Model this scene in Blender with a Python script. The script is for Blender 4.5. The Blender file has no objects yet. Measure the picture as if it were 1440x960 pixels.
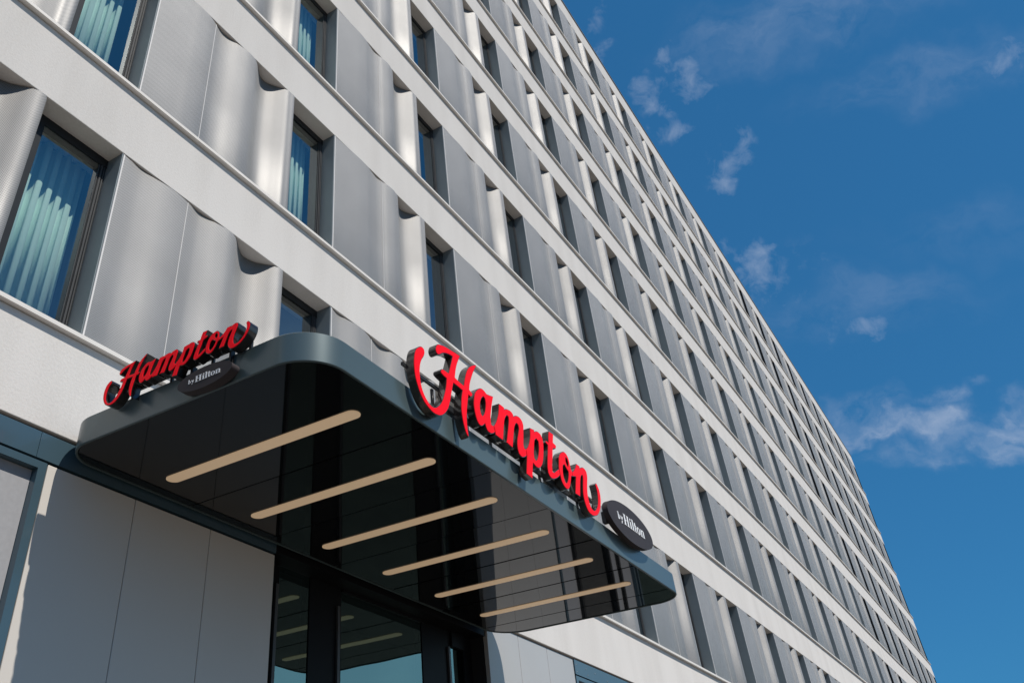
import bpy, bmesh, math, random
from mathutils import Vector, Matrix
from mathutils.geometry import tessellate_polygon

random.seed(4)
scene = bpy.context.scene
COL = scene.collection
Z0 = 7.7                 # height of the first-floor window heads above the pavement
W = 3.2985               # width of one facade bay
H = 3.0                  # storey height
ROWS = 8
BAYS = list(range(-2, 21))
X_END = W * 21 + 0.2
X_START = -2 * W

# ------------------------------------------------------------------ helpers
def link(name, bm, mats, parent=None, smooth=False, loc=(0, 0, 0)):
    me = bpy.data.meshes.new(name)
    bm.normal_update()
    bm.to_mesh(me)
    bm.free()
    return link_mesh(name, me, mats, parent, smooth, loc)

def link_mesh(name, me, mats, parent=None, smooth=False, loc=(0, 0, 0)):
    if mats is not None:
        me.materials.clear()
        for m in (mats if isinstance(mats, (list, tuple)) else [mats]):
            me.materials.append(m)
    if smooth:
        for p in me.polygons:
            p.use_smooth = True
    ob = bpy.data.objects.new(name, me)
    COL.objects.link(ob)
    ob.location = loc
    if parent is not None:
        ob.parent = parent
    return ob

def empty(name, loc, label, cat, group=None, rz=0.0):
    ob = bpy.data.objects.new(name, None)
    ob.empty_display_size = 0.3
    COL.objects.link(ob)
    ob.location = loc
    ob.rotation_euler = (0, 0, rz)
    ob['label'] = label
    ob['category'] = cat
    if group:
        ob['group'] = group
    return ob

def box(bm, x0, x1, y0, y1, z0, z1, mat=0):
    v = [bm.verts.new(p) for p in ((x0, y0, z0), (x1, y0, z0), (x1, y1, z0), (x0, y1, z0),
                                   (x0, y0, z1), (x1, y0, z1), (x1, y1, z1), (x0, y1, z1))]
    for idx in ((0, 3, 2, 1), (4, 5, 6, 7), (0, 1, 5, 4), (1, 2, 6, 5), (2, 3, 7, 6), (3, 0, 4, 7)):
        f = bm.faces.new([v[i] for i in idx])
        f.material_index = mat
    return v

def catmull(pts, seg=5, closed=False):
    n = len(pts)
    out = []
    rng = range(n) if closed else range(n - 1)
    for i in rng:
        if closed:
            p0, p1, p2, p3 = pts[(i - 1) % n], pts[i], pts[(i + 1) % n], pts[(i + 2) % n]
        else:
            p0, p1, p2, p3 = pts[max(i - 1, 0)], pts[i], pts[i + 1], pts[min(i + 2, n - 1)]
        for k in range(seg):
            t = k / seg
            out.append(tuple(0.5 * (2 * b + (c - a) * t + (2 * a - 5 * b + 4 * c - d) * t * t + (3 * b - a - 3 * c + d) * t ** 3)
                             for a, b, c, d in zip(p0, p1, p2, p3)))
    if not closed:
        out.append(tuple(pts[-1]))
    return out

# ------------------------------------------------------------------ materials
def new_mat(name):
    m = bpy.data.materials.new(name)
    m.use_nodes = True
    nt = m.node_tree
    return m, nt, nt.nodes['Principled BSDF']

def simple(name, col, rough=0.5, metal=0.0, coat=0.0, var=0.06, bump=0.0, scale=6.0, spec=0.5, ior=1.5, coat_rough=0.05):
    """principled with a little large-scale tone variation and optional fine bump"""
    m, nt, p = new_mat(name)
    tc = nt.nodes.new('ShaderNodeTexCoord')
    n1 = nt.nodes.new('ShaderNodeTexNoise')
    n1.inputs['Scale'].default_value = scale
    n1.inputs['Detail'].default_value = 5
    nt.links.new(tc.outputs['Object'], n1.inputs['Vector'])
    mr = nt.nodes.new('ShaderNodeMapRange')
    mr.inputs['From Min'].default_value = 0.3
    mr.inputs['From Max'].default_value = 0.7
    mr.inputs['To Min'].default_value = 1 - var
    mr.inputs['To Max'].default_value = 1 + var
    nt.links.new(n1.outputs['Fac'], mr.inputs['Value'])
    mx = nt.nodes.new('ShaderNodeVectorMath')
    mx.operation = 'SCALE'
    mx.inputs[0].default_value = col
    nt.links.new(mr.outputs['Result'], mx.inputs['Scale'])
    nt.links.new(mx.outputs['Vector'], p.inputs['Base Color'])
    p.inputs['Roughness'].default_value = rough
    p.inputs['Metallic'].default_value = metal
    p.inputs['IOR'].default_value = ior
    p.inputs['Specular IOR Level'].default_value = spec
    p.inputs['Coat Weight'].default_value = coat
    p.inputs['Coat Roughness'].default_value = coat_rough
    if bump:
        n2 = nt.nodes.new('ShaderNodeTexNoise')
        n2.inputs['Scale'].default_value = 90
        n2.inputs['Detail'].default_value = 6
        nt.links.new(tc.outputs['Object'], n2.inputs['Vector'])
        b = nt.nodes.new('ShaderNodeBump')
        b.inputs['Strength'].default_value = bump
        b.inputs['Distance'].default_value = 0.01
        nt.links.new(n2.outputs['Fac'], b.inputs['Height'])
        nt.links.new(b.outputs['Normal'], p.inputs['Normal'])
    return m

def plaster_mat():
    m, nt, p = new_mat('plaster')
    tc = nt.nodes.new('ShaderNodeTexCoord')
    fine = nt.nodes.new('ShaderNodeTexNoise')
    fine.inputs['Scale'].default_value = 42
    fine.inputs['Detail'].default_value = 8
    fine.inputs['Roughness'].default_value = 0.7
    big = nt.nodes.new('ShaderNodeTexNoise')
    big.inputs['Scale'].default_value = 0.7
    big.inputs['Detail'].default_value = 6
    mp = nt.nodes.new('ShaderNodeMapping')
    mp.inputs['Scale'].default_value = (2.5, 1, 0.5)
    nt.links.new(tc.outputs['Object'], mp.inputs['Vector'])
    nt.links.new(mp.outputs['Vector'], big.inputs['Vector'])
    nt.links.new(tc.outputs['Object'], fine.inputs['Vector'])
    add = nt.nodes.new('ShaderNodeMath')
    add.operation = 'ADD'
    nt.links.new(fine.outputs['Fac'], add.inputs[0])
    nt.links.new(big.outputs['Fac'], add.inputs[1])
    cr = nt.nodes.new('ShaderNodeValToRGB')
    cr.color_ramp.elements[0].position = 0.62
    cr.color_ramp.elements[0].color = (0.62, 0.59, 0.555, 1)
    cr.color_ramp.elements[1].position = 1.35
    cr.color_ramp.elements[1].color = (0.71, 0.68, 0.645, 1)
    half = nt.nodes.new('ShaderNodeMath')
    half.operation = 'MULTIPLY'
    half.inputs[1].default_value = 0.9
    nt.links.new(add.outputs[0], half.inputs[0])
    nt.links.new(half.outputs[0], cr.inputs['Fac'])
    nt.links.new(cr.outputs['Color'], p.inputs['Base Color'])
    p.inputs['Roughness'].default_value = 0.9
    p.inputs['Diffuse Roughness'].default_value = 0.35
    p.inputs['Specular IOR Level'].default_value = 0.2
    b = nt.nodes.new('ShaderNodeBump')
    b.inputs['Strength'].default_value = 0.28
    b.inputs['Distance'].default_value = 0.012
    nt.links.new(fine.outputs['Fac'], b.inputs['Height'])
    nt.links.new(b.outputs['Normal'], p.inputs['Normal'])
    return m

def screen_mat():
    """perforated aluminium sheet: round holes on a staggered grid, satin metal between them"""
    m, nt, p = new_mat('perforated_metal')
    N = nt.nodes.new
    L = nt.links.new
    uv = N('ShaderNodeTexCoord')
    sep = N('ShaderNodeSeparateXYZ')
    L(uv.outputs['UV'], sep.inputs[0])
    pitch = 0.0175
    def math_(op, a, b=None):
        n = N('ShaderNodeMath')
        n.operation = op
        for i, v in enumerate((a, b)):
            if v is None:
                continue
            if isinstance(v, (int, float)):
                n.inputs[i].default_value = v
            else:
                L(v, n.inputs[i])
        return n.outputs[0]
    u = math_('MULTIPLY', sep.outputs[0], 2 * math.pi / pitch)
    v = math_('MULTIPLY', sep.outputs[1], 2 * math.pi / (pitch * 1.25))
    prod = math_('MULTIPLY', math_('SINE', u), math_('SINE', v))
    hole = N('ShaderNodeMapRange')
    hole.inputs['From Min'].default_value = 0.18
    hole.inputs['From Max'].default_value = 0.45
    L(prod, hole.inputs['Value'])
    obj = N('ShaderNodeTexNoise')
    obj.inputs['Scale'].default_value = 1.3
    obj.inputs['Detail'].default_value = 5
    L(uv.outputs['Object'], obj.inputs['Vector'])
    cr = N('ShaderNodeValToRGB')
    cr.color_ramp.elements[0].color = (0.285, 0.281, 0.274, 1)
    cr.color_ramp.elements[0].position = 0.3
    cr.color_ramp.elements[1].color = (0.355, 0.35, 0.342, 1)
    cr.color_ramp.elements[1].position = 0.75
    oi = N('ShaderNodeObjectInfo')                     # every sheet a touch different in tone
    L(math_('ADD', math_('MULTIPLY', obj.outputs['Fac'], 0.8), math_('MULTIPLY', oi.outputs['Random'], 0.25)), cr.inputs['Fac'])
    mix = N('ShaderNodeMix')
    mix.data_type = 'RGBA'
    mix.inputs['B'].default_value = (0.05, 0.05, 0.052, 1)
    L(hole.outputs['Result'], mix.inputs['Factor'])
    L(cr.outputs['Color'], mix.inputs['A'])
    L(mix.outputs['Result'], p.inputs['Base Color'])
    met = math_('SUBTRACT', 0.48, math_('MULTIPLY', hole.outputs['Result'], 0.43))
    L(met, p.inputs['Metallic'])
    p.inputs['Roughness'].default_value = 0.56
    b = N('ShaderNodeBump')
    b.inputs['Strength'].default_value = 0.25
    b.inputs['Distance'].default_value = 0.003
    b.invert = True
    L(hole.outputs['Result'], b.inputs['Height'])
    L(b.outputs['Normal'], p.inputs['Normal'])
    return m

def glass_mat(name, tint, refl_ior, base_refl, rcol=(0.90, 0.97, 1.0)):
    m, nt, p = new_mat(name)
    nt.nodes.remove(p)
    out = nt.nodes['Material Output']
    tr = nt.nodes.new('ShaderNodeBsdfTransparent')
    tr.inputs['Color'].default_value = (*tint, 1)
    gl = nt.nodes.new('ShaderNodeBsdfGlossy')
    gl.inputs['Roughness'].default_value = 0.0
    gl.inputs['Color'].default_value = (*rcol, 1)
    tc = nt.nodes.new('ShaderNodeTexCoord')
    nz = nt.nodes.new('ShaderNodeTexNoise')
    nz.inputs['Scale'].default_value = 1.1
    nz.inputs['Detail'].default_value = 1
    nt.links.new(tc.outputs['Object'], nz.inputs['Vector'])
    bp = nt.nodes.new('ShaderNodeBump')
    bp.inputs['Strength'].default_value = 0.05
    bp.inputs['Distance'].default_value = 0.05
    nt.links.new(nz.outputs['Fac'], bp.inputs['Height'])
    nt.links.new(bp.outputs['Normal'], gl.inputs['Normal'])
    fr = nt.nodes.new('ShaderNodeFresnel')
    geo = nt.nodes.new('ShaderNodeNewGeometry')       # same fresnel from both sides of the pane
    ex = nt.nodes.new('ShaderNodeMath')
    ex.operation = 'MULTIPLY_ADD'
    ex.inputs[1].default_value = -2.0
    ex.inputs[2].default_value = 1.0
    nt.links.new(geo.outputs['Backfacing'], ex.inputs[0])
    pw = nt.nodes.new('ShaderNodeMath')
    pw.operation = 'POWER'
    pw.inputs[0].default_value = refl_ior
    nt.links.new(ex.outputs[0], pw.inputs[1])
    nt.links.new(pw.outputs[0], fr.inputs['IOR'])
    mr = nt.nodes.new('ShaderNodeMapRange')
    mr.inputs['To Min'].default_value = base_refl
    mr.inputs['To Max'].default_value = 1.0
    nt.links.new(fr.outputs['Fac'], mr.inputs['Value'])
    mx = nt.nodes.new('ShaderNodeMixShader')
    nt.links.new(mr.outputs['Result'], mx.inputs['Fac'])
    nt.links.new(tr.outputs[0], mx.inputs[1])
    nt.links.new(gl.outputs[0], mx.inputs[2])
    nt.links.new(mx.outputs[0], out.inputs['Surface'])
    return m

def emit_mat(name, col, strength, base, rough=0.4):
    m = simple(name, base, rough, var=0.03)
    p = m.node_tree.nodes['Principled BSDF']
    p.inputs['Emission Color'].default_value = (*col, 1)
    p.inputs['Emission Strength'].default_value = strength
    return m

M = {}
M['plaster'] = plaster_mat()
M['screen'] = screen_mat()
M['edge'] = simple('pale_edge_metal', (0.64, 0.62, 0.60), 0.55, 0.0, var=0.03, spec=0.3)
M['sill'] = simple('sill_aluminium', (0.66, 0.63, 0.59), 0.6, 0.0, var=0.05, scale=3, spec=0.3)
M['under'] = simple('sill_underside_painted_shade', (0.045, 0.042, 0.04), 0.8)  # same sill, with the shade beneath it put into a near-black colour
M['reveal'] = simple('blue_grey_metal', (0.19, 0.222, 0.235), 0.5, 0.2, var=0.06, scale=2)
M['frame'] = simple('anthracite_frame', (0.016, 0.018, 0.02), 0.4, 0.0, var=0.08, spec=0.25)
M['rail'] = simple('guide_rail_metal', (0.075, 0.077, 0.08), 0.4, 0.3, var=0.08, spec=0.3)
M['glass'] = glass_mat('window_glass', (0.72, 0.80, 0.78), 1.6, 0.20)
M['shop_glass'] = glass_mat('shop_glass', (0.10, 0.12, 0.16), 1.6, 0.30, (0.80, 0.9, 1.0))
M['door_glass'] = glass_mat('entrance_glass', (0.16, 0.19, 0.20), 1.55, 0.15, (0.60, 0.97, 1.0))
M['backing'] = simple('dark_backing', (0.05, 0.055, 0.06), 0.7)
M['interior'] = simple('interior_wall', (0.16, 0.155, 0.15), 0.9)
M['white_panel'] = simple('white_wall_panel', (0.57, 0.535, 0.49), 0.45, 0.0, var=0.02, scale=0.8)
M['grey_panel'] = simple('light_grey_wall_panel', (0.43, 0.42, 0.41), 0.4, 0.15, var=0.03, scale=0.8)
M['teal'] = simple('teal_metal', (0.058, 0.105, 0.135), 0.3, 0.25, coat=0.3, var=0.06, scale=1.2)
M['fascia'] = simple('teal_fascia_metal', (0.076, 0.108, 0.113), 0.38, 0.3, coat=0.35, var=0.05, scale=0.9, coat_rough=0.16)
M['soffit'] = simple('gloss_black_panel', (0.006, 0.007, 0.008), 0.035, 0.0, var=0.1, ior=1.45, scale=1.0)
M['gap'] = simple('dark_gap', (0.008, 0.008, 0.009), 0.8)
M['strip'] = emit_mat('light_diffuser', (1.0, 0.68, 0.40), 0.25, (0.60, 0.50, 0.38), 0.5)
M['blind'] = simple('grey_blind', (0.30, 0.30, 0.31), 0.85, var=0.05, scale=25)
M['red'] = emit_mat('red_sign_face', (1.0, 0.0, 0.015), 0.15, (0.84, 0.001, 0.010), 0.5)  # faint emission added to lift the red, standing in for stronger sunlight
M['red'].node_tree.nodes['Principled BSDF'].inputs['Specular IOR Level'].default_value = 0.12
M['return'] = simple('black_brown_return', (0.022, 0.017, 0.015), 0.18, 0.0, coat=0.5, var=0.25, scale=5)
M['plaque'] = simple('charcoal_plaque', (0.040, 0.033, 0.035), 0.6, 0.0, var=0.08, spec=0.2)
M['door_frame'] = simple('black_door_frame', (0.006, 0.006, 0.007), 0.5, 0.0, var=0.1, spec=0.12)
M['white'] = simple('white_lettering', (0.82, 0.82, 0.82), 0.5, var=0.02)
M['steel'] = simple('pale_steel_rail', (0.78, 0.78, 0.78), 0.4, 0.2, var=0.05)
M['bracket'] = simple('dark_bracket', (0.03, 0.03, 0.032), 0.4, 0.4)
M['bolt'] = simple('bolt_metal', (0.45, 0.47, 0.48), 0.4, 0.7)
M['roof'] = simple('roof_membrane', (0.25, 0.25, 0.25), 0.9)
M['coping'] = simple('coping_metal', (0.16, 0.165, 0.17), 0.4, 0.5)

def curtain_mat():
    m, nt, p = new_mat('mint_curtain')
    tc = nt.nodes.new('ShaderNodeTexCoord')
    wv = nt.nodes.new('ShaderNodeTexNoise')
    wv.inputs['Scale'].default_value = 60
    mp = nt.nodes.new('ShaderNodeMapping')
    mp.inputs['Scale'].default_value = (1, 1, 0.15)
    nt.links.new(tc.outputs['Object'], mp.inputs['Vector'])
    nt.links.new(mp.outputs['Vector'], wv.inputs['Vector'])
    cr = nt.nodes.new('ShaderNodeValToRGB')
    cr.color_ramp.elements[0].color = (0.56, 0.72, 0.645, 1)
    cr.color_ramp.elements[1].color = (0.66, 0.80, 0.73, 1)
    nt.links.new(wv.outputs['Fac'], cr.inputs['Fac'])
    nt.links.new(cr.outputs['Color'], p.inputs['Base Color'])
    p.inputs['Roughness'].default_value = 0.85
    p.inputs['Sheen Weight'].default_value = 0.2
    return m
M['curtain'] = curtain_mat()

def paving_mat():
    m, nt, p = new_mat('paving')
    tc = nt.nodes.new('ShaderNodeTexCoord')
    br = nt.nodes.new('ShaderNodeTexBrick')
    br.inputs['Scale'].default_value = 1.0
    br.inputs['Brick Width'].default_value = 0.6
    br.inputs['Row Height'].default_value = 0.4
    br.inputs['Mortar Size'].default_value = 0.006
    br.inputs['Color1'].default_value = (0.135, 0.112, 0.088, 1)
    br.inputs['Color2'].default_value = (0.108, 0.09, 0.072, 1)
    br.inputs['Mortar'].default_value = (0.05, 0.05, 0.05, 1)
    nt.links.new(tc.outputs['Object'], br.inputs['Vector'])
    nt.links.new(br.outputs['Color'], p.inputs['Base Color'])
    p.inputs['Roughness'].default_value = 0.85
    return m
M['paving'] = paving_mat()

# ------------------------------------------------------------------ ground
bm = bmesh.new()
s = 1500
f = bm.faces.new([bm.verts.new(q) for q in ((-s, -s, 0), (s, -s, 0), (s, s, 0), (-s, s, 0))])
pav = link('pavement', bm, M['paving'])
pav['kind'] = 'structure'

# ------------------------------------------------------------------ the hotel
hotel = empty('hotel_building', (0, 0, 0),
              'long white hotel with pale plaster bands between rows of wavy perforated metal screens', 'building')

BAND_H = 0.825
def zrow(j):              # height of the window heads of row j
    return Z0 + j * H

# plaster bands, each with its sill
for k in range(0, ROWS + 1):
    z0 = zrow(k) - H if k < ROWS else zrow(ROWS - 1)
    z1 = z0 + BAND_H if k < ROWS else z0 + 0.99
    if k == ROWS:
        z0 = zrow(ROWS - 1)
        z1 = z0 + 0.99
    bm = bmesh.new()
    box(bm, X_START, X_END, 0.0, 0.5, z0, z1)
    band = link('facade_band', bm, M['plaster'], hotel)
    mod = band.modifiers.new('soft_edge', 'BEVEL')
    mod.width = 0.006
    mod.segments = 2
    if k < ROWS:
        bm = bmesh.new()
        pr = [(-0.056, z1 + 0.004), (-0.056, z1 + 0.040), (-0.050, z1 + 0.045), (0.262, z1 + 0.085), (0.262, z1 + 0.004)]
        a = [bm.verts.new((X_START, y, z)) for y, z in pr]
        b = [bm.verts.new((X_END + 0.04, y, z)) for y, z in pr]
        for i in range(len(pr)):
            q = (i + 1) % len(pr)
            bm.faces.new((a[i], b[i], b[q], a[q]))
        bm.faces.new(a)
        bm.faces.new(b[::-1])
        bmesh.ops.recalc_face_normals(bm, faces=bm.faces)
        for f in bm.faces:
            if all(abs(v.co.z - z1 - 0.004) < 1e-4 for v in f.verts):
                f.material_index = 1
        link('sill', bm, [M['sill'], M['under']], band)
    else:
        bm = bmesh.new()
        box(bm, X_START, X_END + 0.05, -0.035, 0.55, z1 + 0.003, z1 + 0.06)
        link('coping', bm, M['coping'], band)

# --- wavy perforated screens
TAIL = [(2.30, -0.010), (2.36, -0.012), (2.402, 0.014), (2.424, 0.08), (2.43, 0.23)]
P_WIDE = [(0, 0), (0.08, 0.008), (0.18, 0.02), (0.27, 0.024), (0.40, 0.014), (0.54, -0.004), (0.66, -0.01), (0.78, -0.004), (0.9, 0.012),
          (1.0, 0.03), (1.08, 0.037), (1.2, 0.025), (1.35, -0.002), (1.5, -0.016), (1.62, 0.02), (1.735, 0.095), (1.86, 0.163),
          (1.925, 0.175), (2.0, 0.166), (2.08, 0.139), (2.16, 0.086), (2.235, 0.026)] + TAIL
P_SHORT = [(0, 0), (0.08, 0.018), (0.19, 0.026), (0.33, 0.010), (0.44, -0.008), (0.55, -0.018), (0.68, -0.008), (0.81, 0.012), (0.9, 0.028),
           (1.0, 0.043), (1.1, 0.05), (1.22, 0.035), (1.35, 0.004), (1.5, -0.008), (1.62, 0.02), (1.735, 0.075), (1.85, 0.125),
           (1.925, 0.135), (2.0, 0.125), (2.08, 0.10), (2.16, 0.06), (2.235, 0.012)] + TAIL
P_FLAT = [(0, 0), (0.17, -0.004), (0.32, -0.008), (0.45, -0.012), (0.6, -0.016), (0.79, -0.010), (0.88, 0.004), (0.98, 0.017),
          (1.08, 0.023), (1.2, 0.010), (1.3, -0.012), (1.45, -0.024), (1.57, -0.006), (1.65, 0.022), (1.75, 0.085), (1.84, 0.138), (1.91, 0.150),
          (1.98, 0.140), (2.07, 0.10), (2.155, 0.045), (2.235, -0.004)] + TAIL
P_DEEP = [(0, 0), (0.2, -0.003), (0.45, -0.010), (0.6, -0.014), (0.76, -0.004), (0.88, 0.02), (0.97, 0.041),
          (1.05, 0.047), (1.15, 0.038), (1.3, 0.004), (1.45, -0.016), (1.57, -0.006), (1.65, 0.022), (1.75, 0.085), (1.84, 0.138), (1.91, 0.150),
          (1.98, 0.140), (2.07, 0.10), (2.155, 0.045), (2.235, -0.004)] + TAIL
SCREEN_H0 = -H + BAND_H + 0.06
def make_screen(profile, joint):
    pts = catmull(profile, 4)
    zt, zb = -0.014, SCREEN_H0
    bm = bmesh.new()
    uvl = bm.loops.layers.uv.new('UVMap')
    dist = [0.0]
    for i in range(1, len(pts)):
        dist.append(dist[-1] + math.hypot(pts[i][0] - pts[i - 1][0], pts[i][1] - pts[i - 1][1]))
    nrm = []
    for i in range(len(pts)):
        a, b = pts[max(i - 1, 0)], pts[min(i + 1, len(pts) - 1)]
        t = Vector((b[0] - a[0], b[1] - a[1])).normalized()
        nrm.append(Vector((-t.y, t.x)))          # towards the wall
    front = [(bm.verts.new((x, y, zb)), bm.verts.new((x, y, zt))) for x, y in pts]
    th = 0.006
    back = [(bm.verts.new((x + n.x * th, y + n.y * th, zb)), bm.verts.new((x + n.x * th, y + n.y * th, zt))) for (x, y), n in zip(pts, nrm)]
    for i in range(len(pts) - 1):
        f = bm.faces.new((front[i][0], front[i + 1][0], front[i + 1][1], front[i][1]))
        f.smooth = True
        for lp, (uu, vv) in zip(f.loops, ((dist[i], zb), (dist[i + 1], zb), (dist[i + 1], zt), (dist[i], zt))):
            lp[uvl].uv = (uu, vv)
        g = bm.faces.new((back[i][1], back[i + 1][1], back[i + 1][0], back[i][0]))
        g.smooth = True
        g.material_index = 2
        t = bm.faces.new((front[i][1], front[i + 1][1], back[i + 1][1], back[i][1]))
        t.material_index = 2
    # pale edge trim at the left end and at the panel joint
    def trim(xc, w, depth):
        yy = min(y for x, y in pts if abs(x - xc) < 0.05) if xc > 0.05 else 0.0
        i = min(range(len(pts)), key=lambda q: abs(pts[q][0] - xc) + (5 if pts[q][1] > 0.2 else 0))
        yy = pts[i][1]
        box(bm, xc - w / 2, xc + w / 2, yy - depth, yy + 0.004, zb, zt - 0.004, 1)
    trim(0.006, 0.016, 0.006)
    trim(joint, 0.007, 0.003)
    me = bpy.data.meshes.new('screen_panel')
    bm.to_mesh(me)
    bm.free()
    for m in (M['screen'], M['edge'], M['backing'], M['reveal']):
        me.materials.append(m)
    return me

SCREENS = {'wide': make_screen(P_WIDE, 0.875), 'short': make_screen(P_SHORT, 0.885), 'flat': make_screen(P_FLAT, 1.19), 'deep': make_screen(P_DEEP, 0.88)}
def screen_kind(j, i):
    if j == 0:
        return 'wide' if i in (-2, -1, 0) else ('short' if i in (1, 2) else 'flat')
    if i <= 0:
        return 'deep'
    return 'flat'

# --- windows (frame > rails, pane, reveal) shared meshes, origin at bay corner
WX0, WX1 = 2.36, W - 0.002
WZ0 = -H + BAND_H + 0.062
def mesh_of(fn, mats):
    bm = bmesh.new()
    fn(bm)
    me = bpy.data.meshes.new('window_piece')
    bm.to_mesh(me)
    bm.free()
    for m in mats:
        me.materials.append(m)
    return me

def frame_fn(bm):
    yf, yb = 0.206, 0.30
    r = WX1 - 0.014
    box(bm, WX0, r, yf, yb, -0.10, -0.003)                         # head
    box(bm, WX0, r, yf, yb, WZ0 + 0.02, WZ0 + 0.075)               # foot
    box(bm, WX0, WX0 + 0.20, yf, yb, WZ0 + 0.075, -0.10)           # left stile
    box(bm, r - 0.086, r, yf + 0.010, yb, WZ0 + 0.075, -0.10)      # right stile
    # guide rails and glazing bead on the right stile
    box(bm, r - 0.086, r - 0.078, yf + 0.003, yf + 0.011, WZ0 + 0.077, -0.102, 1)
    box(bm, r - 0.060, r - 0.042, yf - 0.002, yf + 0.011, WZ0 + 0.077, -0.102, 1)
    box(bm, r - 0.028, r - 0.016, yf - 0.001, yf + 0.011, WZ0 + 0.077, -0.102, 1)
ME_FRAME = mesh_of(frame_fn, [M['frame'], M['rail']])

def pane_fn(bm):
    v = [bm.verts.new(q) for q in ((WX0 + 0.2, 0.219, WZ0 + 0.07), (WX1 - 0.098, 0.219, WZ0 + 0.07), (WX1 - 0.098, 0.219, -0.098), (WX0 + 0.2, 0.219, -0.098))]
    bm.faces.new(v)
ME_PANE = mesh_of(pane_fn, [M['glass']])

def reveal_fn(bm):
    box(bm, WX1 - 0.012, WX1 - 0.001, 0.003, 0.33, WZ0 - 0.02, -0.003)
ME_REVEAL = mesh_of(reveal_fn, [M['reveal']])

cells = [(j, i) for j in range(ROWS) for i in BAYS]
# rank by how large a bay shows from the pavement in front of the entrance
EYE = Vector((-3.62, -5.50, Z0 - 6.07))
VIEW = Vector((0.664, 0.416, 0.621))
def rank(cell):
    j, i = cell
    p = Vector(((i + 0.5) * W, 0, zrow(j) - 1)) - EYE
    seen = p.normalized().dot(VIEW)
    if seen < 0.80 or i < -1:
        return 1000 + p.length
    return p.length
cells.sort(key=rank)

rest_scr = bmesh.new()
rest_win = bmesh.new()
rest_uv = None
def append_mesh(bm, me, offset, matmap=None):
    tmp = me.copy()
    tmp.transform(Matrix.Translation(offset))
    if matmap:
        for p in tmp.polygons:
            p.material_index = matmap[p.material_index]
    bm.from_mesh(tmp)
    bpy.data.meshes.remove(tmp)

for n, (j, i) in enumerate(cells):
    loc = Vector((i * W, 0, zrow(j)))
    if n < 99:
        sp = link_mesh('screen_panel', SCREENS[screen_kind(j, i)], None, hotel, loc=loc)
        sp.rotation_euler = (random.uniform(-0.0022, 0.0022), 0, random.uniform(-0.0016, 0.0016))
        fr = link_mesh('window', ME_FRAME, None, hotel, loc=loc)
        pn = link_mesh('pane', ME_PANE, None, fr)
        pn.rotation_euler = (random.uniform(-0.002, 0.002), 0, random.uniform(-0.0012, 0.0012))
        link_mesh('reveal', ME_REVEAL, None, fr)
    else:
        append_mesh(rest_scr, SCREENS[screen_kind(j, i)], loc)
        append_mesh(rest_win, ME_FRAME, loc)
        append_mesh(rest_win, ME_PANE, loc, [2])
        append_mesh(rest_win, ME_REVEAL, loc, [3])
o = link('screen_panel', rest_scr, [M['screen'], M['edge'], M['backing'], M['reveal']], hotel)
o['kind'] = 'stuff'
o = link('window', rest_win, [M['frame'], M['rail'], M['glass'], M['reveal']], hotel)
o['kind'] = 'stuff'

# backing wall behind the screens, floor slabs and the dim rooms
bm = bmesh.new()
for j in range(ROWS):
    for i in BAYS:
        box(bm, i * W - 0.02, i * W + 2.42, 0.34, 0.44, zrow(j) - H + BAND_H - 0.1, zrow(j) + 0.02)
link('backing_wall', bm, M['backing'], hotel)
bm = bmesh.new()
for j in range(ROWS + 1):
    box(bm, X_START, X_END - 0.05, 0.503, 1.6, zrow(j) - H - 0.002, zrow(j) - H + 0.70)
link('floor_slab', bm, M['interior'], hotel)
bm = bmesh.new()
box(bm, X_START + 0.01, X_END - 0.06, 1.6, 15.0, 0.0, zrow(ROWS - 1) + 0.6)
link('building_core', bm, M['interior'], hotel)
bm = bmesh.new()
box(bm, X_END - 0.055, X_END - 0.01, 0.51, 15.0, 0.0, zrow(ROWS - 1) + 0.9)
box(bm, X_START + 0.002, X_START + 0.009, 0.34, 15.0, 0.0, zrow(ROWS - 1) + 0.9)
link('end_wall', bm, M['plaster'], hotel)

# --- ground floor: left of the entrance
ZB = zrow(0) - H                      # underside of the lowest band
zc_top = ZB - 0.225                   # underside of the teal lintel
def wall_panels(x0, n, zt, mat, y=0.03):
    for k in range(n):
        bm = bmesh.new()
        box(bm, x0 + k * 0.86 + 0.003, x0 + (k + 1) * 0.86 - 0.003, y, y + 0.06, 0.0, zt)
        p = link('wall_panel', bm, mat, hotel)
        md = p.modifiers.new('soft_edge', 'BEVEL')
        md.width = 0.006
        md.segments = 2
wall_panels(-0.01, 3, zc_top - 0.012, M['white_panel'])
wall_panels(6.63, 3, ZB - 0.02, M['grey_panel'])
bm = bmesh.new()
box(bm, X_START, 2.57, 0.10, 0.28, 0.0, ZB - 0.002)
box(bm, 6.62, X_END, 0.10, 0.28, 0.0, ZB - 0.002)
link('ground_floor_wall', bm, M['gap'], hotel)

# teal lintels, with a seam and bolts
def lintel(x0, x1, seam):
    bm = bmesh.new()
    box(bm, x0, seam - 0.002, 0.018, 0.09, zc_top + 0.004, ZB - 0.022)
    box(bm, seam + 0.002, x1, 0.018, 0.09, zc_top + 0.004, ZB - 0.022)
    return link('lintel', bm, M['teal'], hotel)
lintel(X_START, 2.57, -0.13)
lr = lintel(9.225, X_END, 13.0)
bm = bmesh.new()
for bx, bz in ((9.28, -0.06), (9.28, -0.16), (9.62, -0.07), (9.66, -0.15), (9.95, -0.08), (10.4, -0.12)):
    bmesh.ops.create_uvsphere(bm, u_segments=8, v_segments=6, radius=0.007, matrix=Matrix.Translation((bx, 0.016, ZB - 0.025 + bz)))
link('bolt', bm, M['bolt'], lr)

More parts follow.
